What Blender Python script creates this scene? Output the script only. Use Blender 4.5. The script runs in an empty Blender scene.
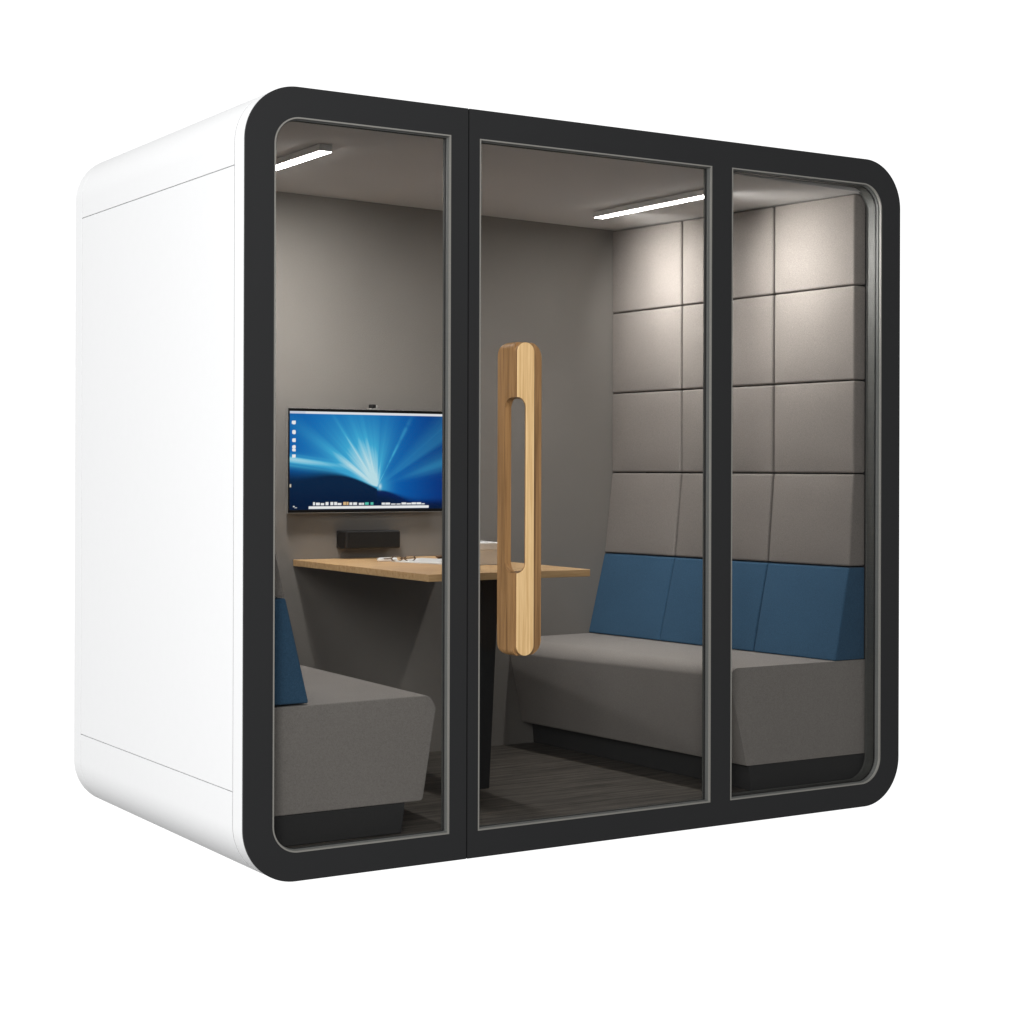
import bpy, bmesh, math, random
from mathutils import Vector, Matrix
random.seed(7)
S = bpy.context.scene
COL = S.collection
W, H, D = 2.4407, 2.2, 1.407          # outside size of the pod
R_OUT = 0.158

# ------------------------------------------------------------------ materials
def new_mat(name):
    m = bpy.data.materials.new(name); m.use_nodes = True
    nt = m.node_tree; nt.nodes.clear()
    out = nt.nodes.new('ShaderNodeOutputMaterial')
    return m, nt, out

def principled(name, color, rough=0.6, metal=0.0, spec=0.5, grain=None, sheen=0.0, coat=0.0):
    """grain = (scale vector, colour variation, bump strength, detail)"""
    m, nt, out = new_mat(name)
    b = nt.nodes.new('ShaderNodeBsdfPrincipled')
    b.inputs['Roughness'].default_value = rough
    b.inputs['Metallic'].default_value = metal
    b.inputs['Specular IOR Level'].default_value = spec
    b.inputs['Sheen Weight'].default_value = sheen
    b.inputs['Coat Weight'].default_value = coat
    b.inputs['Base Color'].default_value = (*color, 1)
    if grain:
        scl, var, bump, det = grain
        tc = nt.nodes.new('ShaderNodeTexCoord')
        mp = nt.nodes.new('ShaderNodeMapping'); mp.inputs['Scale'].default_value = scl
        nt.links.new(tc.outputs['Object'], mp.inputs['Vector'])
        n = nt.nodes.new('ShaderNodeTexNoise'); n.inputs['Scale'].default_value = 1
        n.inputs['Detail'].default_value = det; n.inputs['Roughness'].default_value = 0.6
        nt.links.new(mp.outputs['Vector'], n.inputs['Vector'])
        mr = nt.nodes.new('ShaderNodeMapRange')
        mr.inputs['From Min'].default_value = 0.25; mr.inputs['From Max'].default_value = 0.75
        mr.inputs['To Min'].default_value = 1 - var; mr.inputs['To Max'].default_value = 1 + var
        nt.links.new(n.outputs['Fac'], mr.inputs['Value'])
        # slow, faint unevenness of the cloth / paint on top of the fine grain
        n2 = nt.nodes.new('ShaderNodeTexNoise'); n2.inputs['Scale'].default_value = 5.0
        nt.links.new(tc.outputs['Object'], n2.inputs['Vector'])
        mr2 = nt.nodes.new('ShaderNodeMapRange')
        mr2.inputs['To Min'].default_value = 1 - var * 0.35; mr2.inputs['To Max'].default_value = 1 + var * 0.35
        nt.links.new(n2.outputs['Fac'], mr2.inputs['Value'])
        mu = nt.nodes.new('ShaderNodeMath'); mu.operation = 'MULTIPLY'
        nt.links.new(mr.outputs[0], mu.inputs[0]); nt.links.new(mr2.outputs[0], mu.inputs[1])
        vm = nt.nodes.new('ShaderNodeVectorMath'); vm.operation = 'SCALE'
        vm.inputs[0].default_value = color
        nt.links.new(mu.outputs[0], vm.inputs['Scale'])
        nt.links.new(vm.outputs[0], b.inputs['Base Color'])
        if bump:
            bp = nt.nodes.new('ShaderNodeBump'); bp.inputs['Strength'].default_value = bump
            bp.inputs['Distance'].default_value = 0.001
            nt.links.new(n.outputs['Fac'], bp.inputs['Height'])
            nt.links.new(bp.outputs[0], b.inputs['Normal'])
    nt.links.new(b.outputs[0], out.inputs[0])
    return m

def wood(name, dark, light, scl, rough=0.45, bump=0.25):
    m, nt, out = new_mat(name)
    b = nt.nodes.new('ShaderNodeBsdfPrincipled'); b.inputs['Roughness'].default_value = rough
    tc = nt.nodes.new('ShaderNodeTexCoord')
    mp = nt.nodes.new('ShaderNodeMapping'); mp.inputs['Scale'].default_value = scl
    nt.links.new(tc.outputs['Object'], mp.inputs['Vector'])
    n = nt.nodes.new('ShaderNodeTexNoise'); n.inputs['Scale'].default_value = 1
    n.inputs['Detail'].default_value = 5; n.inputs['Roughness'].default_value = 0.55
    n.inputs['Distortion'].default_value = 0.4
    nt.links.new(mp.outputs[0], n.inputs['Vector'])
    mp2 = nt.nodes.new('ShaderNodeMapping'); mp2.inputs['Scale'].default_value = [s * 5 for s in scl]
    nt.links.new(tc.outputs['Object'], mp2.inputs['Vector'])
    n2 = nt.nodes.new('ShaderNodeTexNoise'); n2.inputs['Scale'].default_value = 1; n2.inputs['Detail'].default_value = 2
    nt.links.new(mp2.outputs[0], n2.inputs['Vector'])
    ad = nt.nodes.new('ShaderNodeMath'); ad.operation = 'MULTIPLY_ADD'; ad.inputs[1].default_value = 0.35
    nt.links.new(n2.outputs['Fac'], ad.inputs[0]); nt.links.new(n.outputs['Fac'], ad.inputs[2])
    cr = nt.nodes.new('ShaderNodeValToRGB')
    cr.color_ramp.elements[0].position = 0.5; cr.color_ramp.elements[0].color = (*dark, 1)
    cr.color_ramp.elements[1].position = 0.82; cr.color_ramp.elements[1].color = (*light, 1)
    nt.links.new(ad.outputs[0], cr.inputs[0]); nt.links.new(cr.outputs[0], b.inputs['Base Color'])
    bp = nt.nodes.new('ShaderNodeBump'); bp.inputs['Strength'].default_value = bump; bp.inputs['Distance'].default_value = 0.0006
    nt.links.new(ad.outputs[0], bp.inputs['Height']); nt.links.new(bp.outputs[0], b.inputs['Normal'])
    nt.links.new(b.outputs[0], out.inputs[0])
    return m

def emitter(name, color, strength):
    m, nt, out = new_mat(name)
    e = nt.nodes.new('ShaderNodeEmission'); e.inputs[0].default_value = (*color, 1); e.inputs[1].default_value = strength
    nt.links.new(e.outputs[0], out.inputs[0]); return m

def glass(name, tint, ior):
    m, nt, out = new_mat(name)
    t = nt.nodes.new('ShaderNodeBsdfTransparent'); t.inputs[0].default_value = (*tint, 1)
    g = nt.nodes.new('ShaderNodeBsdfGlossy'); g.inputs['Roughness'].default_value = 0.01
    f = nt.nodes.new('ShaderNodeFresnel'); f.inputs['IOR'].default_value = ior
    mx = nt.nodes.new('ShaderNodeMixShader')
    nt.links.new(f.outputs[0], mx.inputs[0]); nt.links.new(t.outputs[0], mx.inputs[1]); nt.links.new(g.outputs[0], mx.inputs[2])
    nt.links.new(mx.outputs[0], out.inputs[0]); return m

CLOTH = (300, 300, 300)
M = {
 'white':   principled('white_lacquer', (0.89, 0.895, 0.90), 0.42, grain=((30, 30, 30), 0.006, 0.0, 2)),
 'seam':    principled('seam_liner', (0.22, 0.22, 0.22), 0.8, grain=((60, 60, 60), 0.04, 0, 2)),
 'black':   principled('black_powder_coat', (0.021, 0.0213, 0.0222), 0.5, spec=0.25, grain=((700, 700, 700), 0.10, 0.12, 2)),
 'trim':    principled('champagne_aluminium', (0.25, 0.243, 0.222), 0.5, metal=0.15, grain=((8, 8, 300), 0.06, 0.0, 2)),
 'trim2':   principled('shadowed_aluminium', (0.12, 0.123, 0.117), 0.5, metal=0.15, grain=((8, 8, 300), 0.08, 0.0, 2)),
 'gasket':  principled('rubber_gasket', (0.015, 0.015, 0.015), 0.6, grain=((80, 80, 80), 0.1, 0, 2)),
 'edge':    principled('black_edge', (0.004, 0.004, 0.004), 0.7, spec=0.1, grain=((80, 80, 80), 0.1, 0, 2)),
 'wallfab': principled('grey_wall_felt', (0.232, 0.217, 0.201), 0.95, spec=0.1, sheen=0.05, grain=(CLOTH, 0.16, 0.35, 3)),
 'ceilfab': principled('grey_ceiling_felt', (0.66, 0.65, 0.64), 0.95, spec=0.1, grain=(CLOTH, 0.08, 0.2, 3)),
 'panfab':  principled('taupe_panel_wool', (0.275, 0.250, 0.232), 0.92, spec=0.12, sheen=0.08, grain=(CLOTH, 0.18, 0.30, 3)),
 'seatfab': principled('grey_seat_wool', (0.335, 0.312, 0.292), 0.92, spec=0.12, sheen=0.08, grain=(CLOTH, 0.17, 0.3, 3)),
 'blue':    principled('blue_wool', (0.050, 0.122, 0.215), 0.92, spec=0.12, sheen=0.05, grain=(CLOTH, 0.20, 0.35, 3)),
 'plinth':  principled('dark_plinth', (0.050, 0.050, 0.051), 0.7, spec=0.2, grain=((500, 500, 500), 0.1, 0.1, 2)),
 'piping':  principled('pale_piping', (0.42, 0.38, 0.34), 0.8, grain=(CLOTH, 0.1, 0.2, 2)),
 'plastic': principled('black_plastic', (0.014, 0.013, 0.013), 0.42, spec=0.4, grain=((600, 600, 600), 0.08, 0.05, 2)),
 'mesh':    principled('speaker_cloth', (0.014, 0.013, 0.012), 0.8, spec=0.2, grain=((900, 900, 900), 0.3, 0.3, 1)),
 'silver':  principled('silver_plastic', (0.45, 0.44, 0.42), 0.35, metal=0.5, grain=((80, 80, 80), 0.05, 0, 2)),
 'paper':   principled('white_paper', (0.80, 0.79, 0.77), 0.8, grain=((200, 200, 200), 0.02, 0, 2)),
 'card':    principled('cream_card', (0.72, 0.69, 0.64), 0.75, grain=((150, 150, 150), 0.03, 0, 2)),
 'brown':   principled('tortoiseshell', (0.16, 0.10, 0.06), 0.3, grain=((200, 200, 200), 0.4, 0, 2)),
 'housing': principled('lamp_housing', (0.85, 0.85, 0.84), 0.55, grain=((80, 80, 80), 0.04, 0, 2)),
 'legmat':  principled('leg_black', (0.020, 0.020, 0.021), 0.55, spec=0.3, grain=((400, 400, 400), 0.1, 0.1, 2)),
 'oak':     wood('oak_table', (0.62, 0.37, 0.165), (0.84, 0.555, 0.28), (4, 70, 70)),
 'hand_l':  wood('handle_wood_lit', (0.60, 0.365, 0.150), (0.84, 0.58, 0.29), (170, 170, 3.0), 0.38),  # lit copy of the handle wood, front brightness put into the colour
 'hand_d':  wood('handle_wood_shaded', (0.19, 0.098, 0.037), (0.38, 0.21, 0.085), (110, 110, 2.5), 0.42),  # darker copy of the same wood, shade of the sides put into the colour
 'floor':   wood('dark_vinyl_floor', (0.018, 0.0155, 0.013), (0.135, 0.119, 0.101), (4, 80, 20), 0.6, 0.1),
 'led':     emitter('led_diffuser', (1.0, 0.975, 0.955), 54.0),
 'led2':    emitter('led_wash_diffuser', (1.0, 0.975, 0.955), 54.0),
 'glass':   glass('smoke_tinted_glass', (0.80, 0.80, 0.795), 1.18),
}

# ------------------------------------------------------------------ helpers
def link(name, bm, mat, parent=None, bevel=0.0, seg=2, smooth=40, loc=(0, 0, 0)):
    bmesh.ops.recalc_face_normals(bm, faces=bm.faces)
    me = bpy.data.meshes.new(name)
    if Vector(loc).length: bmesh.ops.translate(bm, verts=bm.verts, vec=-Vector(loc))
    bm.to_mesh(me); bm.free()
    for m in (mat if isinstance(mat, (list, tuple)) else [mat]): me.materials.append(m)
    o = bpy.data.objects.new(name, me); COL.objects.link(o)
    for p in me.polygons: p.use_smooth = True
    me.set_sharp_from_angle(angle=math.radians(smooth))
    o.location = loc
    if bevel:
        b = o.modifiers.new('bevel', 'BEVEL'); b.width = bevel; b.segments = seg
        b.limit_method = 'ANGLE'; b.angle_limit = math.radians(25); b.harden_normals = True
    if parent:
        o.parent = parent
        o.location = Vector(loc) - world_loc(parent)
    return o

def world_loc(o):
    v = Vector((0, 0, 0))
    while o: v += o.location; o = o.parent
    return v

def tag(o, label=None, cat=None, group=None, kind=None):
    if label: o['label'] = label
    if cat: o['category'] = cat
    if group: o['group'] = group
    if kind: o['kind'] = kind
    return o

def thing(name, loc, label, cat, group=None):
    o = bpy.data.objects.new(name, None); o.location = loc; o.empty_display_size = 0.1
    COL.objects.link(o); return tag(o, label, cat, group)

def add_hex(bm, c):
    """c = 8 corners: bottom loop 4, top loop 4"""
    v = [bm.verts.new(q) for q in c]
    for f in ((0, 1, 2, 3), (4, 5, 6, 7), (0, 1, 5, 4), (1, 2, 6, 5), (2, 3, 7, 6), (3, 0, 4, 7)):
        bm.faces.new([v[i] for i in f])

def add_box(bm, x0, x1, y0, y1, z0, z1):
    add_hex(bm, [(x0, y0, z0), (x1, y0, z0), (x1, y1, z0), (x0, y1, z0), (x0, y0, z1), (x1, y0, z1), (x1, y1, z1), (x0, y1, z1)])

def box(*a):
    bm = bmesh.new(); add_box(bm, *a); return bm

def arc(cx, cz, r, a0, a1, n):
    return [(cx + r * math.cos(math.radians(a0 + (a1 - a0) * i / n)), cz + r * math.sin(math.radians(a0 + (a1 - a0) * i / n))) for i in range(n + 1)]

def rr(x0, x1, z0, z1, r, inset=0.0, n=24):
    """rounded rectangle, r = (bl, br, tr, tl); counter-clockwise from the bottom left arc"""
    x0 += inset; z0 += inset; x1 -= inset; z1 -= inset
    q = [max(k - inset, 0.0006) for k in r]
    return (arc(x0 + q[0], z0 + q[0], q[0], 180, 270, n) + arc(x1 - q[1], z0 + q[1], q[1], 270, 360, n)
            + arc(x1 - q[2], z1 - q[2], q[2], 0, 90, n) + arc(x0 + q[3], z1 - q[3], q[3], 90, 180, n))

def ring_plate(outer, inner, y0, y1):
    """flat plate with a hole, both loops of equal length, from y0 to y1"""
    bm = bmesh.new(); n = len(outer)
    vs = [[bm.verts.new((x, y, z)) for x, z in lp] for y in (y0, y1) for lp in (outer, inner)]
    fo, fi, bo, bi = vs
    for i in range(n):
        j = (i + 1) % n
        bm.faces.new((fo[i], fo[j], fi[j], fi[i])); bm.faces.new((bo[i], bi[i], bi[j], bo[j]))
        bm.faces.new((fo[i], bo[i], bo[j], fo[j])); bm.faces.new((fi[i], fi[j], bi[j], bi[i]))
    return bm

def sweep_loop(make, profile):
    """closed profile of (inset, y) swept round make(inset)"""
    bm = bmesh.new(); rows = []
    for ins, y in profile: rows.append([bm.verts.new((x, y, z)) for x, z in make(ins)])
    n = len(rows[0]); m = len(rows)
    for a in range(m):
        b = (a + 1) % m
        for i in range(n):
            j = (i + 1) % n
            bm.faces.new((rows[a][i], rows[a][j], rows[b][j], rows[b][i]))
    return bm

def plate(loop, y0, y1):
    bm = bmesh.new()
    a = [bm.verts.new((x, y0, z)) for x, z in loop]; b = [bm.verts.new((x, y1, z)) for x, z in loop]
    bm.faces.new(a); bm.faces.new(b[::-1])
    for i in range(len(a)):
        j = (i + 1) % len(a); bm.faces.new((a[i], a[j], b[j], b[i]))
    return bm

def strip(outer, inner, y0, y1, closed=False):
    bm = bmesh.new(); n = len(outer)
    f = [[bm.verts.new((x, y, z)) for x, z in lp] for y in (y0, y1) for lp in (outer, inner)]
    fo, fi, bo, bi = f
    for i in range(n if closed else n - 1):
        j = (i + 1) % n
        bm.faces.new((fo[i], fo[j], fi[j], fi[i])); bm.faces.new((bo[i], bi[i], bi[j], bo[j]))
        bm.faces.new((fo[i], bo[i], bo[j], fo[j])); bm.faces.new((fi[i], fi[j], bi[j], bi[i]))
    if not closed:
        bm.faces.new((fo[0], fi[0], bi[0], bo[0])); bm.faces.new((fo[-1], bo[-1], bi[-1], fi[-1]))
    return bm

def prism_y(front, back):
    """polygon (x, y, z) at the front joined to the matching polygon at the back"""
    bm = bmesh.new()
    a = [bm.verts.new(q) for q in front]; b = [bm.verts.new(q) for q in back]
    bm.faces.new(a); bm.faces.new(b[::-1])
    for i in range(len(a)):
        j = (i + 1) % len(a); bm.faces.new((a[i], a[j], b[j], b[i]))
    return bm

def lerp(a, b, t): return a + (b - a) * t

# ------------------------------------------------------------------ the pod: shell
pod = thing('meeting_pod', (W / 2, D / 2, 0), 'white four seat office meeting pod with rounded corners and black glazed front', 'meeting pod')
Z2, Z1, YA, YB = 0.2512, 1.979, 0.0728, 1.3345
T = 0.012; G = 0.0013; GV = 0.0026
RO = (R_OUT,) * 4
def outer(ins): return rr(0, W, 0, H, RO, ins, 32)
o = link('shell_ring', strip(outer(0.0005), outer(T), 0.0065, YA - GV, True), M['white'], pod, 0.0005)
o = link('shell_ring', strip(outer(0), outer(T), YB + GV, D, True), M['white'], pod, 0.004, 3)
def cap(ins, top):
    pts = [(q, w) for q, w in outer(ins)]
    if top:
        k = [q for q in pts if q[1] > 1.2]
        zz = Z1 + G
        return [(W - ins, zz)] + k + [(ins, zz)]
    k = [q for q in pts if q[1] < 1.2]; zz = Z2 - G
    return [(ins, zz)] + k + [(W - ins, zz)]
o = link('roof_panel', strip(cap(0, True), cap(T, True), YA, YB), M['white'], pod, 0.0004)
o = link('bottom_panel', strip(cap(0, False), cap(T, False), YA, YB), M['white'], pod, 0.0004)
for x0, x1 in ((0, T), (W - T, W)):
    link('side_panel', box(x0, x1, YA, YB, Z2 + G, Z1 - G), M['white'], pod, 0.0004)
link('back_panel', plate(outer(T + 0.001), D - 0.012, D - 0.002), M['white'], pod, 0.001)
link('shell_liner', strip(outer(T + 0.0008), outer(T + 0.006), 0.058, D - 0.014, True), M['seam'], pod)

link('seam_strip', strip(outer(0.0007), outer(T), YA - GV + 0.0001, YA - 0.0001, True), M['seam'], pod)
link('seam_strip', strip(outer(0.0007), outer(T), YB + 0.0001, YB + GV - 0.0001, True), M['seam'], pod)

# ------------------------------------------------------------------ inner walls, ceiling, floor
YI = 1.36
def ceil_z(x): return 2.101 + (2.19 - x) * 0.0225
bm = bmesh.new(); add_box(bm, 0.06, 2.38, YI, 1.385, 0.06, ceil_z(0.06) + 0.005)
link('back_wall', bm, M['wallfab'], pod)
xa, xb = 0.06, 2.385
bm = bmesh.new(); add_hex(bm, [(xa, 0.061, ceil_z(xa)), (xb, 0.061, ceil_z(xb)), (xb, YI, ceil_z(xb)), (xa, YI, ceil_z(xa)),
                               (xa, 0.061, ceil_z(xa) + .012), (xb, 0.061, ceil_z(xb) + .012), (xb, YI, ceil_z(xb) + .012), (xa, YI, ceil_z(xa) + .012)])
link('ceiling_panel', bm, M['ceilfab'], pod)
link('floor_panel', box(0.055, 2.39, 0.061, YI, 0.055, 0.078), M['floor'], pod)
link('side_wall', box(2.364, 2.40, 0.078, YI, 0.078, 2.096), M['plinth'], pod)
link('side_wall', box(0.036, 0.072, 0.078, YI, 0.078, 2.096), M['wallfab'], pod)

# padded wall panels: three columns by four rows on either side wall
YF = 0.085
def pillow(c, amp, n=14):
    """padded block: c as in add_hex with corners 0, 1, 5, 4 on the face that bulges towards the room"""
    c = [Vector(q) for q in c]; sgn = -1 if c[2].x > c[1].x else 1
    bm = bmesh.new(); g = []
    for j in range(n + 1):
        row = []
        for i in range(n + 1):
            u, v = i / n, j / n
            p_ = (c[0] * (1 - u) + c[1] * u) * (1 - v) + (c[4] * (1 - u) + c[5] * u) * v
            k = (1 - abs(2 * u - 1) ** 4) * (1 - abs(2 * v - 1) ** 4)
            p_.x += sgn * amp * k
            row.append(bm.verts.new(p_))
        g.append(row)
    for j in range(n):
        for i in range(n): bm.faces.new((g[j][i], g[j][i + 1], g[j + 1][i + 1], g[j + 1][i]))
    b2, b3, b7, b6 = (bm.verts.new(c[k]) for k in (2, 3, 7, 6))
    bm.faces.new([g[0][i] for i in range(n + 1)] + [b2, b3])
    bm.faces.new([g[n][i] for i in range(n + 1)] + [b6, b7])
    bm.faces.new([g[j][0] for j in range(n + 1)] + [b7, b3])
    bm.faces.new([g[j][n] for j in range(n + 1)] + [b6, b2])
    bm.faces.new((b2, b3, b7, b6))
    return bm

def pad(side, ta, tb, rows_f, rows_b, xf, xb_, backx, name, mat, parent, bev=0.007, gap=0.0021, amp=0.007):
    """t runs from the back wall (0) to the glass (1); rows = (z bottom, z top), x = (x at bottom, x at top)"""
    def pt(t, top):
        y = lerp(YI - 0.001, YF, t)
        z = lerp(rows_b[1] if top else rows_b[0], rows_f[1] if top else rows_f[0], t) + (-gap if top else gap)
        x = lerp(xb_[1] if top else xb_[0], xf[1] if top else xf[0], t)
        return x, y, z
    g = 2.2 * gap / 1.27
    t0, t1 = ta + (g if ta > 0 else 0), tb - (g if tb < 1 else 0)
    c = []
    for top in (False, True):
        a, b = pt(t0, top), pt(t1, top)
        c += [a, b, (backx, b[1], b[2]), (backx, a[1], a[2])]
    return link(name, pillow(c, amp), mat, parent, bev, 3)

TS = (0.0, 0.318, 0.699, 1.0)
ZF = [2.096, 1.782, 1.4535, 1.131, 0.810]; ZB = [2.096, 1.7675, 1.447, 1.131, 0.810]
for c in range(3):
    for r in range(4):
        xf = (2.308, 2.308) if r < 3 else (2.287, 2.308)
        xb_ = (2.192, 2.192) if r < 3 else (2.157, 2.193)
        zt = (ZF[r], ZB[r])
        if r == 0: zt = (2.0975, 2.0985)
        pad(1, TS[c], TS[c + 1], (ZF[r + 1], zt[0]), (ZB[r + 1], zt[1]), xf, xb_, 2.3625, 'wall_pad', M['panfab'], pod)
LZ = [2.10, 1.77, 1.445, 1.12, 0.781]
for c in range(3):
    for r in range(4):
        xf = (0.083, 0.083) if r < 3 else (0.162, 0.083)
        xb_ = (0.20, 0.20) if r < 3 else (0.27, 0.20)
        pad(0, TS[c], TS[c + 1], (LZ[r + 1], LZ[r]), (LZ[r + 1], LZ[r]), xf, xb_, 0.0735, 'wall_pad', M['panfab'], pod)

# ------------------------------------------------------------------ glazed front
FY = 0.0335                                   # back of the front frame
SX, DX = 0.7092, 1.6595                       # seam left of the door, joint right of the door
def glazing(parent, x0, x1, z0, z1, r, depth):
    mk = lambda i: rr(x0, x1, z0, z1, r, i)
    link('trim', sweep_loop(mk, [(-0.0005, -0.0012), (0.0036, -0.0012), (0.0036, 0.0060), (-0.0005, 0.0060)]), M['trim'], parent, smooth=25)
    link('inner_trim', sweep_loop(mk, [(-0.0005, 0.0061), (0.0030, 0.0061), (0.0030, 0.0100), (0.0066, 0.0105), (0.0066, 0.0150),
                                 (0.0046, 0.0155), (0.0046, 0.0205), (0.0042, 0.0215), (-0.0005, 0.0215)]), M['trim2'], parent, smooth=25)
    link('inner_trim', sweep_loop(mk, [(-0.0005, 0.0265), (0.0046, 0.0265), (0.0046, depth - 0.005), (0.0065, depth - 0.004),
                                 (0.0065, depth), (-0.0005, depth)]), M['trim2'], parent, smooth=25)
    link('gasket', sweep_loop(mk, [(-0.0005, 0.0216), (0.0062, 0.0216), (0.0062, 0.0264), (-0.0005, 0.0264)]), M['gasket'], parent, smooth=25)
    return link('glass_pane', plate(mk(0.0055), 0.0228, 0.0238), M['glass'], parent)

def frame_part(name, x0, x1, ro, hole, rh, depth, parent=pod, FY=FY):
    out = rr(x0, x1, 0, H, ro, 0); inn = rr(*hole, rh, 0)
    bm = ring_plate(out, inn, 0.0, 0.0062)                     # thin face plate flush with the shell ...
    q = 0.0135
    out2 = rr(x0 + (q if ro[0] > 0 else 0.0005), x1 - (q if ro[1] > 0 else 0.0005), q, H - q, [max(k - q, 0) for k in ro], 0)
    b2 = ring_plate(out2, inn, 0.0063, FY)                     # ... and the deeper profile inside it
    tmp = bpy.data.meshes.new('t'); b2.to_mesh(tmp); b2.free(); bm.from_mesh(tmp); bpy.data.meshes.remove(tmp)
    f = link(name, bm, M['black'], parent)
    glazing(f, *hole, rh, depth)
    return f
e = 0.0
f1 = frame_part('front_frame', 0, SX - 0.0021, (R_OUT, e, e, R_OUT), (0.088, 0.6485, 0.080, 2.1155), (0.078, e, e, 0.078), 0.034)
door = frame_part('door', SX + 0.0021, DX, (e,) * 4, (0.7475, 1.6155, 0.079, 2.1145), (e,) * 4, 0.034)
f2 = frame_part('front_frame', DX, W, (e, R_OUT, R_OUT, e), (1.6985, 2.3535, 0.0775, 2.1170), (e, 0.085, 0.085, e), 0.068, FY=0.0675)
# dark backing strip inside the door seam
link('door_seal', box(SX - 0.0020, SX + 0.0020, 0.004, 0.033, 0.0008, 2.1992), M['edge'], pod)

# ------------------------------------------------------------------ door handle
def mesh_obj_tmp(bm, name='tmp'):
    bmesh.ops.recalc_face_normals(bm, faces=bm.faces)
    me = bpy.data.meshes.new(name); bm.to_mesh(me); bm.free()
    o = bpy.data.objects.new(name, me); COL.objects.link(o); return o
def extr_x(loop, x0, x1):
    bm = bmesh.new()
    a = [bm.verts.new((x0, y, z)) for y, z in loop]; b = [bm.verts.new((x1, y, z)) for y, z in loop]
    bm.faces.new(a); bm.faces.new(b[::-1])
    for i in range(len(a)):
        j = (i + 1) % len(a); bm.faces.new((a[i], a[j], b[j], b[i]))
    return bm
def boolean(a, b, op):
    m = a.modifiers.new('b', 'BOOLEAN'); m.operation = op; m.object = b; m.solver = 'EXACT'
    dg = bpy.context.evaluated_depsgraph_get(); dg.update()
    me = bpy.data.meshes.new_from_object(a.evaluated_get(dg))
    a.modifiers.clear(); a.data = me
    bpy.data.objects.remove(b)
def to_bm(o):
    bm = bmesh.new(); bm.from_mesh(o.data); bpy.data.objects.remove(o)
    bmesh.ops.remove_doubles(bm, verts=bm.verts, dist=1e-5); return bm

HX0, HX1, HX2 = 0.825, 0.886, 0.922           # left side, right edge of the front face, right edge of the shoulder
HYF, HYM, HYB = -0.0855, -0.068, 0.0222       # front face, shoulder, back against the glass
HZ0, HZ1 = 0.594, 1.517
CZ0, CZ1 = 0.838, 1.354                       # opening
XM, YK = 0.857, -0.020                        # the front bar starts at XM, the back bar at YK
def cutters():
    c1 = mesh_obj_tmp(extr_x(rr(-0.3, YK, CZ0, CZ1, (e, 0.045, 0.045, e)), 0.5, XM))
    c2 = mesh_obj_tmp(plate(rr(0.4, XM, CZ0, CZ1, (e, 0.03, 0.03, e)), -0.3, YK + 0.001))
    boolean(c1, c2, 'INTERSECT')
    c3 = mesh_obj_tmp(extr_x(rr(HYM + 0.008, YK, CZ0, CZ1, (0.003, 0.034, 0.034, 0.003)), 0.5, 1.2))
    c4 = mesh_obj_tmp(extr_x(rr(HYF + 0.007, YK + 0.001, CZ0 + 0.0005, CZ1 - 0.0005, (0.003, 0.034, 0.034, 0.003)), 0.51, HX1 - 0.012))
    c5 = mesh_obj_tmp(plate(rr(HX0 + 0.022, 1.2, CZ0, CZ1, (e, e, e, e)), HYM + 0.009, 0.2))
    return c1, c3, c4, c5
body = mesh_obj_tmp(extr_x(rr(HYM, HYB, HZ0, HZ1, (0.004, 0.042, 0.042, 0.004)), HX0, HX2))
boolean(body, mesh_obj_tmp(plate(rr(HX0, HX2, HZ0 - 0.001, HZ1 + 0.001, (0.020, 0.046, 0.046, 0.020)), HYM - 0.01, HYB + 0.01)), 'INTERSECT')
for c in cutters(): boolean(body, c, 'DIFFERENCE')
core = mesh_obj_tmp(plate(rr(HX0 + 0.0006, HX1, HZ0 + 0.001, HZ1 - 0.001, (0.0300,) * 4), HYF + 0.0032, HYM + 0.004))
for c in cutters(): boolean(core, c, 'DIFFERENCE')
boolean(body, core, 'UNION')
padf = mesh_obj_tmp(plate(rr(HX0 + 0.0012, HX1 - 0.0006, HZ0 + 0.0016, HZ1 - 0.0016, (0.0294,) * 4), HYF, HYF + 0.0031))
for c in cutters(): boolean(padf, c, 'DIFFERENCE')
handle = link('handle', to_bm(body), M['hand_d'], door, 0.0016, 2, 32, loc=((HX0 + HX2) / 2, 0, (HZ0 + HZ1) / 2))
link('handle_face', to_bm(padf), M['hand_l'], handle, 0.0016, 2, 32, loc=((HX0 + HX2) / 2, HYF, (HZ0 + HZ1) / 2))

# ------------------------------------------------------------------ benches
def fillet(pts, radii, n=8):
    out = []; N = len(pts)
    for i in range(N):
        p0, p1, p2 = Vector(pts[i - 1]), Vector(pts[i]), Vector(pts[(i + 1) % N]); r = radii[i]
        if r <= 0: out.append(tuple(p1)); continue
        a = (p0 - p1).normalized(); b = (p2 - p1).normalized(); ang = a.angle(b); d = r / math.tan(ang / 2)
        s, t = p1 + a * d, p1 + b * d; c = p1 + (a + b).normalized() * (r / math.sin(ang / 2))
        va, vb = s - c, t - c
        a0 = math.atan2(va.y, va.x); da = math.atan2(vb.y, vb.x) - a0
        da = (da + math.pi) % (2 * math.pi) - math.pi
        for k in range(n + 1):
            out.append((c.x + r * math.cos(a0 + da * k / n), c.y + r * math.sin(a0 + da * k / n)))
    return [q for q in out if q is not None]

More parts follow.
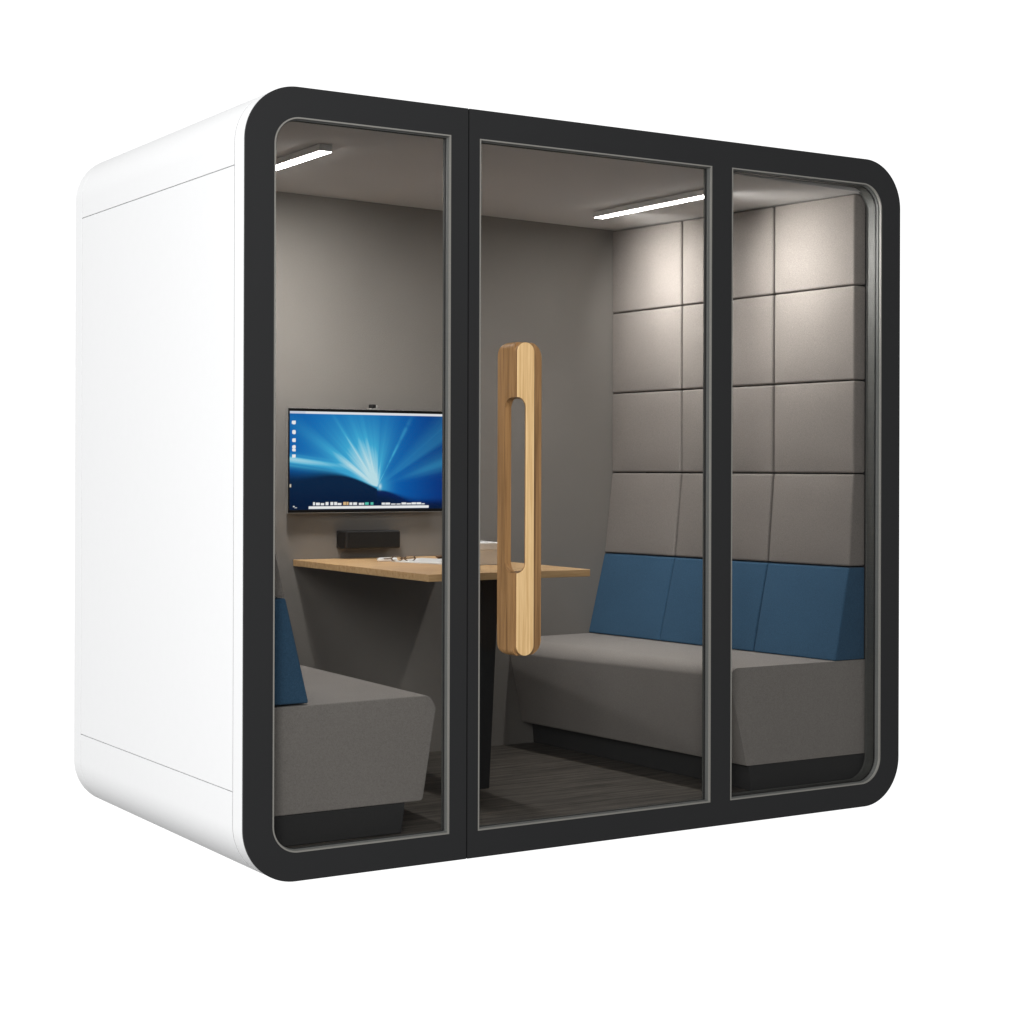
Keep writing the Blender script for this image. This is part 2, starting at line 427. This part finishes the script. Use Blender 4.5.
def bench(front, back, rf, rb, pf, pb, blue_f, blue_b, wallx, label, cushion_z, yf=YF, cy=YF):
    """front/back: seat cross-sections, pf/pb: plinth x (top, bottom)"""
    cx = (front[0][0] + wallx) / 2
    t = thing('bench_seat', (cx, 0.7, 0.078), label, 'bench', 'benches facing each other across the table')
    f = fillet(front, rf); b = fillet(back, rb)
    link('seat', prism_y([(x, yf, z) for x, z in f], [(x, YI - 0.002, z) for x, z in b]), M['seatfab'], t, 0.004, 3)
    zt = front[3][1] - 0.001; ztb = back[3][1] - 0.001
    bm = bmesh.new()
    add_hex(bm, [(pf[1], yf + 0.004, 0.079), (wallx, yf + 0.004, 0.079), (wallx, YI - 0.002, 0.079), (pb[1], YI - 0.002, 0.079),
                 (pf[0], yf + 0.004, zt), (wallx, yf + 0.004, zt), (wallx, YI - 0.002, ztb), (pb[0], YI - 0.002, ztb)])
    link('plinth', bm, M['plinth'], t, 0.002)
    for c in range(3):
        (zb, xb0), (zt2, xt) = cushion_z
        pad(1, TS[c], TS[c + 1], (blue_f[0][1], blue_f[1][1]), (blue_b[0][1], blue_b[1][1]), (blue_f[0][0], blue_f[1][0]),
            (blue_b[0][0], blue_b[1][0]), wallx, 'back_cushion', M['blue'], t, 0.006, 0.001, 0.004)
    return t

# right bench (cross-section points: wall top, seat edge top, seat edge, front bottom, wall bottom)
bench([(2.3625, 0.488), (1.778, 0.490), (1.762, 0.462), (1.836, 0.164), (2.3625, 0.164)],
      [(2.3625, 0.494), (1.722, 0.490), (1.712, 0.430), (1.770, 0.160), (2.3625, 0.160)],
      [0, 0.040, 0.02, 0.004, 0], [0, 0.075, 0.02, 0.012, 0],
      (1.852, 1.860), (1.815, 1.822), [(2.225, 0.488), (2.287, 0.808)], [(2.080, 0.494), (2.157, 0.808)], 2.3625,
      'grey bench with three blue back cushions below the padded wall, right of the door', ((0, 0), (0, 0)))
bench([(0.0735, 0.472), (0.630, 0.476), (0.655, 0.440), (0.609, 0.167), (0.0735, 0.167)],
      [(0.0735, 0.472), (0.718, 0.470), (0.740, 0.425), (0.680, 0.160), (0.0735, 0.160)],
      [0, 0.030, 0.02, 0.012, 0], [0, 0.05, 0.02, 0.01, 0],
      (0.552, 0.540), (0.60, 0.59), [(0.2385, 0.4775), (0.1655, 0.779)], [(0.34, 0.4775), (0.27, 0.779)], 0.0735,
      'short visible grey bench with one blue cushion showing behind the left window pane', ((0, 0), (0, 0)))

# ------------------------------------------------------------------ table
TBX, TBY, TCX, TCY = 0.760, 0.326, 1.370, 0.318
tab = thing('wall_table', (1.08, 0.8, 0.078), 'oak topped table fixed to the back wall under the screen on a black leg', 'table')
tl = [(TBX, TBY), (TCX, TCY), (1.410, YI - 0.002), (0.790, YI - 0.002)]
def xy_prism(loop, z0, z1):
    bm = bmesh.new()
    a = [bm.verts.new((x, y, z0)) for x, y in loop]; b = [bm.verts.new((x, y, z1)) for x, y in loop]
    bm.faces.new(a[::-1]); bm.faces.new(b)
    for i in range(len(a)):
        j = (i + 1) % len(a); bm.faces.new((a[i], a[j], b[j], b[i]))
    return bm
link('tabletop', xy_prism(fillet(tl, [0.007, 0.007, 0, 0], 4), 0.7925, 0.8155), M['oak'], tab, 0.0015)
bm = bmesh.new()
add_hex(bm, [(1.106, 0.585, 0.079), (1.146, 0.585, 0.079), (1.146, 0.70, 0.079), (1.106, 0.70, 0.079),
             (1.096, 0.560, 0.775), (1.166, 0.560, 0.775), (1.166, 0.74, 0.775), (1.096, 0.74, 0.775)])
link('leg', bm, M['legmat'], tab, 0.002)
link('bracket', box(0.99, 1.20, 0.58, 1.2, 0.7755, 0.7923), M['legmat'], tab, 0.001)

# ------------------------------------------------------------------ screen with picture
TX0, TX1, TZ0, TZ1 = 0.747, 1.392, 0.9850, 1.358
tv = thing('wall_screen', ((TX0 + TX1) / 2, YI, TZ0), 'flat screen on the grey back wall showing blue light rays and a white taskbar', 'screen')
link('casing', box(TX0 + 0.004, TX1 - 0.004, 1.318, 1.328, TZ0 + 0.004, TZ1 - 0.004), M['plastic'], tv, 0.003)
link('bezel', ring_plate([(TX0, TZ0), (TX1, TZ0), (TX1, TZ1), (TX0, TZ1)],
     [(TX0 + 0.006, TZ0 + 0.010), (TX1 - 0.004, TZ0 + 0.010), (TX1 - 0.004, TZ1 - 0.010), (TX0 + 0.006, TZ1 - 0.010)], 1.310, 1.3175), M['edge'], tv, 0.0008)
link('bezel_edge', ring_plate([(TX0 - 0.002, TZ0 - 0.002), (TX1 + 0.002, TZ0 - 0.002), (TX1 + 0.002, TZ1 + 0.002), (TX0 - 0.002, TZ1 + 0.002)],
     [(TX0 - 0.0004, TZ0 - 0.0004), (TX1 + 0.0004, TZ0 - 0.0004), (TX1 + 0.0004, TZ1 + 0.0004), (TX0 - 0.0004, TZ1 + 0.0004)], 1.311, 1.322), M['silver'], tv)
def hash1(i): 
    v = math.sin(i * 127.1 + 3.7) * 43758.5453; return v - math.floor(v)
def vnoise(x):
    i = math.floor(x); f = x - i; f = f * f * (3 - 2 * f); return lerp(hash1(i), hash1(i + 1), f)
def sm(a, b, x):
    t = min(1, max(0, (x - a) / (b - a))); return t * t * (3 - 2 * t)
def srgb(c): return tuple(((v / 255) / 12.92 if v <= 10 else (((v / 255) + 0.055) / 1.055) ** 2.4) for v in c)
def mixc(a, b, t): return tuple(lerp(p_, q_, t) for p_, q_ in zip(a, b))
NAVY, DBLUE, BLUE, MBLUE, CYAN, PALE, INK = map(srgb, ((6, 28, 60), (8, 36, 112), (9, 76, 160), (12, 116, 196), (74, 190, 230), (196, 234, 244), (10, 38, 70)))
def screen_color(u, v):
    """u to the right, v up, both 0..1"""
    cu, cv = 0.560, 0.232
    dx, dy = (u - cu) * 1.55, v - cv
    r = math.hypot(dx, dy); a = math.degrees(math.atan2(dy, dx))
    if u < cu: hz = 0.425 - 0.055 * (u / 0.56) - (0.155) * max(0.0, (u - 0.18) / (cu - 0.18)) ** 1.9
    else: hz = cv - 0.03 - 0.10 * sm(cu, cu + 0.28, u)
    base = mixc(BLUE, DBLUE, sm(0.62, 1.05, u) * 0.85)
    base = mixc(base, MBLUE, math.exp(-((u - 0.35) / 0.42) ** 2) * 0.75)
    n = 0.55 * vnoise(a / 4.1) + 0.3 * vnoise(a / 1.7 + 40) + 0.15 * vnoise(a / 0.8 + 90)
    fan = math.exp(-((a - 112) / 34) ** 2) + 0.35 * math.exp(-((a - 150) / 16) ** 2)
    glow = fan * (0.70 + 0.6 * n) * math.exp(-(r / 0.55) ** 2) * 1.45
    glow += math.exp(-((a - 142) / 4.5) ** 2) * math.exp(-r * 2.4) * 1.1            # long beam up-left
    glow += math.exp(-((a - 121) / 1.1) ** 2) * 0.42 * sm(1.05, 0.35, r)
    glow += math.exp(-((a - 64.5) / 1.6) ** 2) * (0.20 + 0.35 * vnoise(r * 30)) * sm(1.0, 0.3, r)
    glow += math.exp(-((a - 21) / 6.0) ** 2) * 0.36 * (0.4 + n) * sm(0.05, 0.6, r)
    glow += math.exp(-((a - 40) / 8.0) ** 2) * 0.22 * (0.3 + n) * sm(0.0, 0.3, r)
    glow += math.exp(-(r / 0.12) ** 2) * 0.55
    left = math.exp(-((v - (0.50 - (u - 0.0) * 0.22)) / 0.055) ** 2) * sm(0.45, 0.02, u) * (0.5 + 0.7 * vnoise((v + u * 0.22) * 60))
    glow += left * 1.0
    c = mixc(base, CYAN, min(1, glow * 1.25)); c = mixc(c, PALE, min(1, max(0, glow - 0.62) * 1.5))
    d = mixc(INK, NAVY, sm(0.3, 0.0, v)); 
    if u > cu: d = mixc(d, srgb((10, 40, 120)), 0.45 * math.exp(-((v - hz) / 0.06) ** 2))
    w_ = 0.014 + 0.10 * sm(0.42, 0.0, u) + 0.03 * sm(0.62, 0.8, u)
    k = sm(hz - w_ * 1.3, hz + w_ * 0.7, v)
    c = mixc(d, c, k)
    # narrow bright foot of the burst
    c = mixc(c, PALE, 0.9 * math.exp(-((u - 0.578) / 0.010) ** 2 - ((v - 0.235) / 0.028) ** 2))
    return c
WHITE = srgb((246, 248, 250))
marks = []                                     # (u0, u1, v0, v1, colour)
for vv, hh in ((0.885, .018), (0.787, .02), (0.705, .02), (0.637, .017), (0.606, .014), (0.545, .018)):
    marks.append((0.019 if vv < .8 else 0.016, 0.043, vv - hh, vv + hh, WHITE))
marks.append((0.002, 0.014, 0.228, 0.262, srgb((210, 200, 180))))
marks.append((0.026, 0.035, 0.03, 0.04, WHITE)); marks.append((0.036, 0.05, 0.016, 0.024, WHITE))
marks.append((0.124, 0.902, 0.008, 0.036, WHITE))
uu = 0.15
rnd = random.Random(3)
while uu < 0.545:
    w_ = rnd.choice((0.012, 0.018, 0.024)); hh = rnd.choice((0.014, 0.02, 0.028))
    col_ = srgb((90, 200, 180)) if uu > 0.48 else (srgb((225, 190, 140)) if rnd.random() < .15 else WHITE)
    marks.append((uu, uu + w_, 0.047, 0.050 + hh, col_)); uu += w_ + rnd.choice((0.004, 0.007, 0.012))
uu = 0.59
while uu < 0.87:
    w_ = rnd.choice((0.012, 0.02, 0.03)); hh = rnd.choice((0.006, 0.012, 0.018))
    marks.append((uu, uu + w_, 0.047, 0.050 + hh, WHITE)); uu += w_ + rnd.choice((0.003, 0.005))
sx0, sx1, sz0, sz1 = TX0 + 0.006, TX1 - 0.004, TZ0 + 0.010, TZ1 - 0.010
NX, NZ = 330, 190
me = bpy.data.meshes.new('display'); verts = []; cols = []
for j in range(NZ + 1):
    for i in range(NX + 1):
        u, v = i / NX, j / NZ
        verts.append((lerp(sx0, sx1, u), 1.3165, lerp(sz0, sz1, v)))
        c = screen_color(u, v)
        if v > 0.978: c = mixc(c, WHITE, 0.9 if 0.1 < u else 0.7)
        for m_ in marks:
            if m_[0] <= u <= m_[1] and m_[2] <= v <= m_[3]:
                if m_[0] < 0.03 and m_[3] - m_[2] < 0.05:        # desktop icons have soft corners
                    qx = (u - (m_[0] + m_[1]) / 2) / (m_[1] - m_[0]) * 2; qz = (v - (m_[2] + m_[3]) / 2) / (m_[3] - m_[2]) * 2
                    if qx ** 4 + qz ** 4 > 0.8: continue
                c = m_[4]
        cols.append((*c, 1.0))
faces = [(j * (NX + 1) + i, j * (NX + 1) + i + 1, (j + 1) * (NX + 1) + i + 1, (j + 1) * (NX + 1) + i) for j in range(NZ) for i in range(NX)]
org = Vector(((TX0 + TX1) / 2, YI, TZ0))
me.from_pydata([tuple(Vector(v) - org) for v in verts], [], faces)
ca = me.color_attributes.new('picture', 'FLOAT_COLOR', 'POINT')
ca.data.foreach_set('color', [x for c in cols for x in c])
m, nt, out = new_mat('display_picture')
at = nt.nodes.new('ShaderNodeAttribute'); at.attribute_name = 'picture'
em = nt.nodes.new('ShaderNodeEmission'); em.inputs[1].default_value = 1.35
nt.links.new(at.outputs['Color'], em.inputs[0]); nt.links.new(em.outputs[0], out.inputs[0])
me.materials.append(m)
dsp = bpy.data.objects.new('display', me); COL.objects.link(dsp); dsp.parent = tv

link('wall_mount', box(TX0 + 0.12, TX1 - 0.12, 1.3282, YI - 0.001, TZ0 + 0.06, TZ1 - 0.06), M['plastic'], tv, 0.002)
# webcam on top of the screen
wc = thing('webcam', (1.095, 1.33, TZ1), 'tiny silver and black webcam clipped on top of the screen', 'webcam')
link('stand', box(1.080, 1.118, 1.318, 1.345, TZ1 + 0.0022, TZ1 + 0.006), M['silver'], wc, 0.001)
link('camera_body', box(1.084, 1.103, 1.316, 1.342, TZ1 + 0.0062, TZ1 + 0.021), M['plastic'], wc, 0.004, 3)
link('camera_end', box(1.1035, 1.113, 1.317, 1.341, TZ1 + 0.0062, TZ1 + 0.018), M['silver'], wc, 0.003, 3)

# conference speaker on the wall
sp = thing('speaker_bar', (1.05, 1.31, 0.852), 'small black speaker bar on the back wall between screen and table', 'speaker')
link('body', box(0.961, 1.186, 1.279, YI - 0.003, 0.8515, 0.9175), M['plastic'], sp, 0.006, 4)
link('grille', box(0.972, 1.182, 1.2760, 1.2788, 0.856, 0.913), M['mesh'], sp, 0.001)
lp = [(1.285, 0.857), (1.320, 0.857)] + arc(1.320, 0.8845, 0.0275, -90, 90, 14)[1:-1] + [(1.320, 0.912), (1.285, 0.912)]
link('end_cap', extr_x(lp, 0.9585, 0.9608), M['mesh'], sp, 0.0006)

# ------------------------------------------------------------------ things on the table
ZT = 0.8155
pp = xy_prism([(1.085, 0.80), (1.30, 0.92), (1.215, 1.17), (1.015, 1.03)], ZT + 0.0005, ZT + 0.004)
tag(link('paper_sheets', pp, M['paper'], None, 0, loc=(1.15, 1.0, ZT)), 'thin white sheets of paper lying flat on the table beside the glasses', 'papers')
pd = xy_prism(fillet([(0.985, 1.085), (1.045, 1.045), (1.085, 1.120), (1.03, 1.155)], [0.012] * 4, 5), ZT + 0.0005, ZT + 0.011)
tag(link('computer_mouse', pd, M['paper'], None, 0.004, 3, loc=(1.03, 1.1, ZT)), 'small rounded white mouse on the table, left of the glasses', 'mouse')
def ring_bm(bm, c, r, tr, n=24, k=6, tilt=0.0):
    rows = []
    for i in range(n):
        a = 2 * math.pi * i / n; rows.append([])
        for j in range(k):
            b = 2 * math.pi * j / k; rad = r + tr * math.cos(b)
            rows[-1].append(bm.verts.new((c[0] + rad * math.cos(a), c[1] + tr * math.sin(b), c[2] + rad * 0.46 * math.sin(a))))
    for i in range(n):
        for j in range(k):
            bm.faces.new((rows[i][j], rows[(i + 1) % n][j], rows[(i + 1) % n][(j + 1) % k], rows[i][(j + 1) % k]))
def tube_bm(bm, a, b, r, k=6):
    a, b = Vector(a), Vector(b); d = (b - a).normalized(); s = d.cross(Vector((0, 0, 1)) if abs(d.z) < .9 else Vector((1, 0, 0))).normalized(); t = d.cross(s)
    ra = [bm.verts.new(a + s * r * math.cos(2 * math.pi * i / k) + t * r * math.sin(2 * math.pi * i / k)) for i in range(k)]
    rb = [bm.verts.new(b + s * r * math.cos(2 * math.pi * i / k) + t * r * math.sin(2 * math.pi * i / k)) for i in range(k)]
    bm.faces.new(ra); bm.faces.new(rb[::-1])
    for i in range(k): bm.faces.new((ra[i], ra[(i + 1) % k], rb[(i + 1) % k], rb[i]))
gl = thing('eyeglasses', (1.04, 1.0, ZT), 'brown rimmed eyeglasses lying on the table between the white mouse and papers', 'glasses')
bm = bmesh.new()
ring_bm(bm, (1.030, 1.02, ZT + 0.0125), 0.021, 0.0030); ring_bm(bm, (1.082, 1.02, ZT + 0.0125), 0.021, 0.0030)
tube_bm(bm, (1.050, 1.02, ZT + .017), (1.062, 1.02, ZT + .017), .0022)
link('rim', bm, M['brown'], gl)
for xx in (1.008, 1.104):
    bm = bmesh.new(); tube_bm(bm, (xx, 1.02, ZT + .014), (xx, 1.13, ZT + .006), .0022); link('temple', bm, M['brown'], gl)
cup = thing('saucer', (1.285, 1.11, ZT), 'small brown dish at the far edge of the papers on the table', 'dish')
bm = bmesh.new(); prof = [(0.0, 0.001), (0.03, 0.001), (0.045, 0.012), (0.043, 0.014), (0.028, 0.004), (0.0, 0.004)]
rows = [[bm.verts.new((1.285 + r * math.cos(2 * math.pi * i / 28), 1.11 + r * math.sin(2 * math.pi * i / 28), ZT + z)) for i in range(28)] if r > 0 else [bm.verts.new((1.285, 1.11, ZT + z))] for r, z in prof]
for a, b in zip(rows, rows[1:]):
    for i in range(28):
        j = (i + 1) % 28
        if len(a) == 1: bm.faces.new((a[0], b[i], b[j]))
        elif len(b) == 1: bm.faces.new((a[i], a[j], b[0]))
        else: bm.faces.new((a[i], a[j], b[j], b[i]))
link('dish', bm, M['brown'], cup)
bx = thing('card_box', (1.24, 0.78, ZT), 'cream white box with a lid standing on the table behind the wooden handle', 'box')
link('carton', box(1.168, 1.285, 0.70, 0.88, ZT + 0.0005, ZT + 0.052), M['card'], bx, 0.0015)
link('lid', box(1.165, 1.288, 0.697, 0.883, ZT + 0.0525, ZT + 0.075), M['paper'], bx, 0.0015)

# ------------------------------------------------------------------ ceiling lamps
def lamp(x0, x1, y0, y1, label, mat='led'):
    zc = min(ceil_z(x0), ceil_z(x1)) - 0.0005; zl = zc - 0.022
    t = thing('ceiling_light', ((x0 + x1) / 2, (y0 + y1) / 2, zc), label, 'ceiling light', 'slim light bars under the pod ceiling')
    link('housing', box(x0 - 0.003, x1 + 0.003, y0 - 0.003, y1 + 0.003, zl + 0.0012, zc), M['housing'], t, 0.0008)
    link('diffuser', box(x0, x1, y0, y1, zl - 0.0006, zl + 0.0008), M[mat], t)
lamp(0.448, 0.487, 0.455, 1.12, 'slim lit light bar seen through the left window, nearest the white side panel')
lamp(1.858, 1.897, 0.30, 1.005, 'slim lit light bar above the right bench, seen through the door glass', 'led2')

# ------------------------------------------------------------------ studio light
wd = bpy.data.worlds.new('World'); S.world = wd; wd.use_nodes = True
nt = wd.node_tree; nt.nodes.clear()
out = nt.nodes.new('ShaderNodeOutputWorld'); bg = nt.nodes.new('ShaderNodeBackground')
tc = nt.nodes.new('ShaderNodeTexCoord')
def dot(vec):
    d = nt.nodes.new('ShaderNodeVectorMath'); d.operation = 'DOT_PRODUCT'; d.inputs[1].default_value = Vector(vec).normalized()
    nt.links.new(tc.outputs['Generated'], d.inputs[0]); return d.outputs['Value']
def mrange(sock, a, b, c, d_):
    r = nt.nodes.new('ShaderNodeMapRange'); r.interpolation_type = 'SMOOTHSTEP'
    for k, v in zip(('From Min', 'From Max', 'To Min', 'To Max'), (a, b, c, d_)): r.inputs[k].default_value = v
    nt.links.new(sock, r.inputs['Value']); return r.outputs[0]
s1 = mrange(dot((0.50, -0.86, 0.0)), 0.35, 0.85, 1.0, 0.20)     # darker sector added so the front glass reflects little
s2 = mrange(dot((0, 0, -1)), 0.33, 0.58, 1.0, 0.06)             # darker from below, added to shade the shell's lower curve
mu = nt.nodes.new('ShaderNodeMath'); mu.operation = 'MULTIPLY'
nt.links.new(s1, mu.inputs[0]); nt.links.new(s2, mu.inputs[1])
s3 = mrange(dot((0, 0, 1)), 0.33, 0.65, 1.0, 0.40)
mu3 = nt.nodes.new('ShaderNodeMath'); mu3.operation = 'MULTIPLY'
nt.links.new(mu.outputs[0], mu3.inputs[0]); nt.links.new(s3, mu3.inputs[1])
mu2 = nt.nodes.new('ShaderNodeMath'); mu2.operation = 'MULTIPLY'; mu2.inputs[1].default_value = 1.15
bg.inputs['Color'].default_value = (1, 1, 1, 1)
nt.links.new(mu3.outputs[0], mu2.inputs[0]); nt.links.new(mu2.outputs[0], bg.inputs['Strength'])
nt.links.new(bg.outputs[0], out.inputs[0])

def area(name, loc, target, size, power, color=(1, 1, 1), sy=None):
    l = bpy.data.lights.new(name, 'AREA'); l.energy = power; l.color = color; l.size = size
    if sy: l.shape = 'RECTANGLE'; l.size_y = sy
    o = bpy.data.objects.new(name, l); COL.objects.link(o); o.location = loc
    o.rotation_euler = (Vector(target) - Vector(loc)).to_track_quat('-Z', 'Y').to_euler(); return o
area('front_softbox', (-2.6, -4.8, 3.0), (1.2, 0, 1.1), 2.0, 275)
# wall-washing optic of the right light bar
WARM = (1.0, 0.98, 0.955)
for yy, yt, pw in ((0.94, 1.02, 4.3), (0.41, 0.28, 5.2)):
    wl = area('light_bar_optic', (1.880, yy, 2.070), (2.25, yt, 1.935), 0.05, pw, WARM, 0.50)
    wl.data.spread = math.radians(97)
# optic of the left light bar, throwing its light along the table to the back wall
wl = area('light_bar_optic', (0.466, 0.78, 2.098), (0.86, 1.36, 1.55), 0.04, 7.5, WARM, 0.40)
wl.data.spread = math.radians(92)
# the straight-down share of both bars
for xx, yy, pw in ((1.878, 0.65, 4.2), (0.466, 0.80, 3.4)):
    wl = area('light_bar_downlight', (xx, yy, 2.072 if xx > 1 else 2.098), (xx, yy, 0), 0.04, pw, WARM, 0.62)
    wl.data.spread = math.radians(95)

# ------------------------------------------------------------------ camera
cam = bpy.data.cameras.new('camera'); co = bpy.data.objects.new('camera', cam); COL.objects.link(co)
CAMP = (-1.9958, -4.5304, 1.1438); YAW, ROLL = 0.5628, 0.003
co.location = CAMP
co.rotation_euler = (Matrix.Rotation(-YAW, 4, 'Z') @ Matrix.Rotation(math.pi / 2, 4, 'X') @ Matrix.Rotation(ROLL, 4, 'Z')).to_euler()
cam.sensor_width = 36; cam.lens = 1799.2 / 1024 * 36
cam.shift_y = -(512 - 468.89) / 1024
cam.clip_start = 0.05; cam.clip_end = 200
S.camera = co
S.render.engine = 'CYCLES'
S.cycles.transparent_max_bounces = 24
S.cycles.max_bounces = 10; S.cycles.diffuse_bounces = 6
S.view_settings.view_transform = 'Standard'; S.view_settings.look = 'None'
S.view_settings.gamma = 1; S.view_settings.exposure = 0; S.view_settings.use_curve_mapping = False
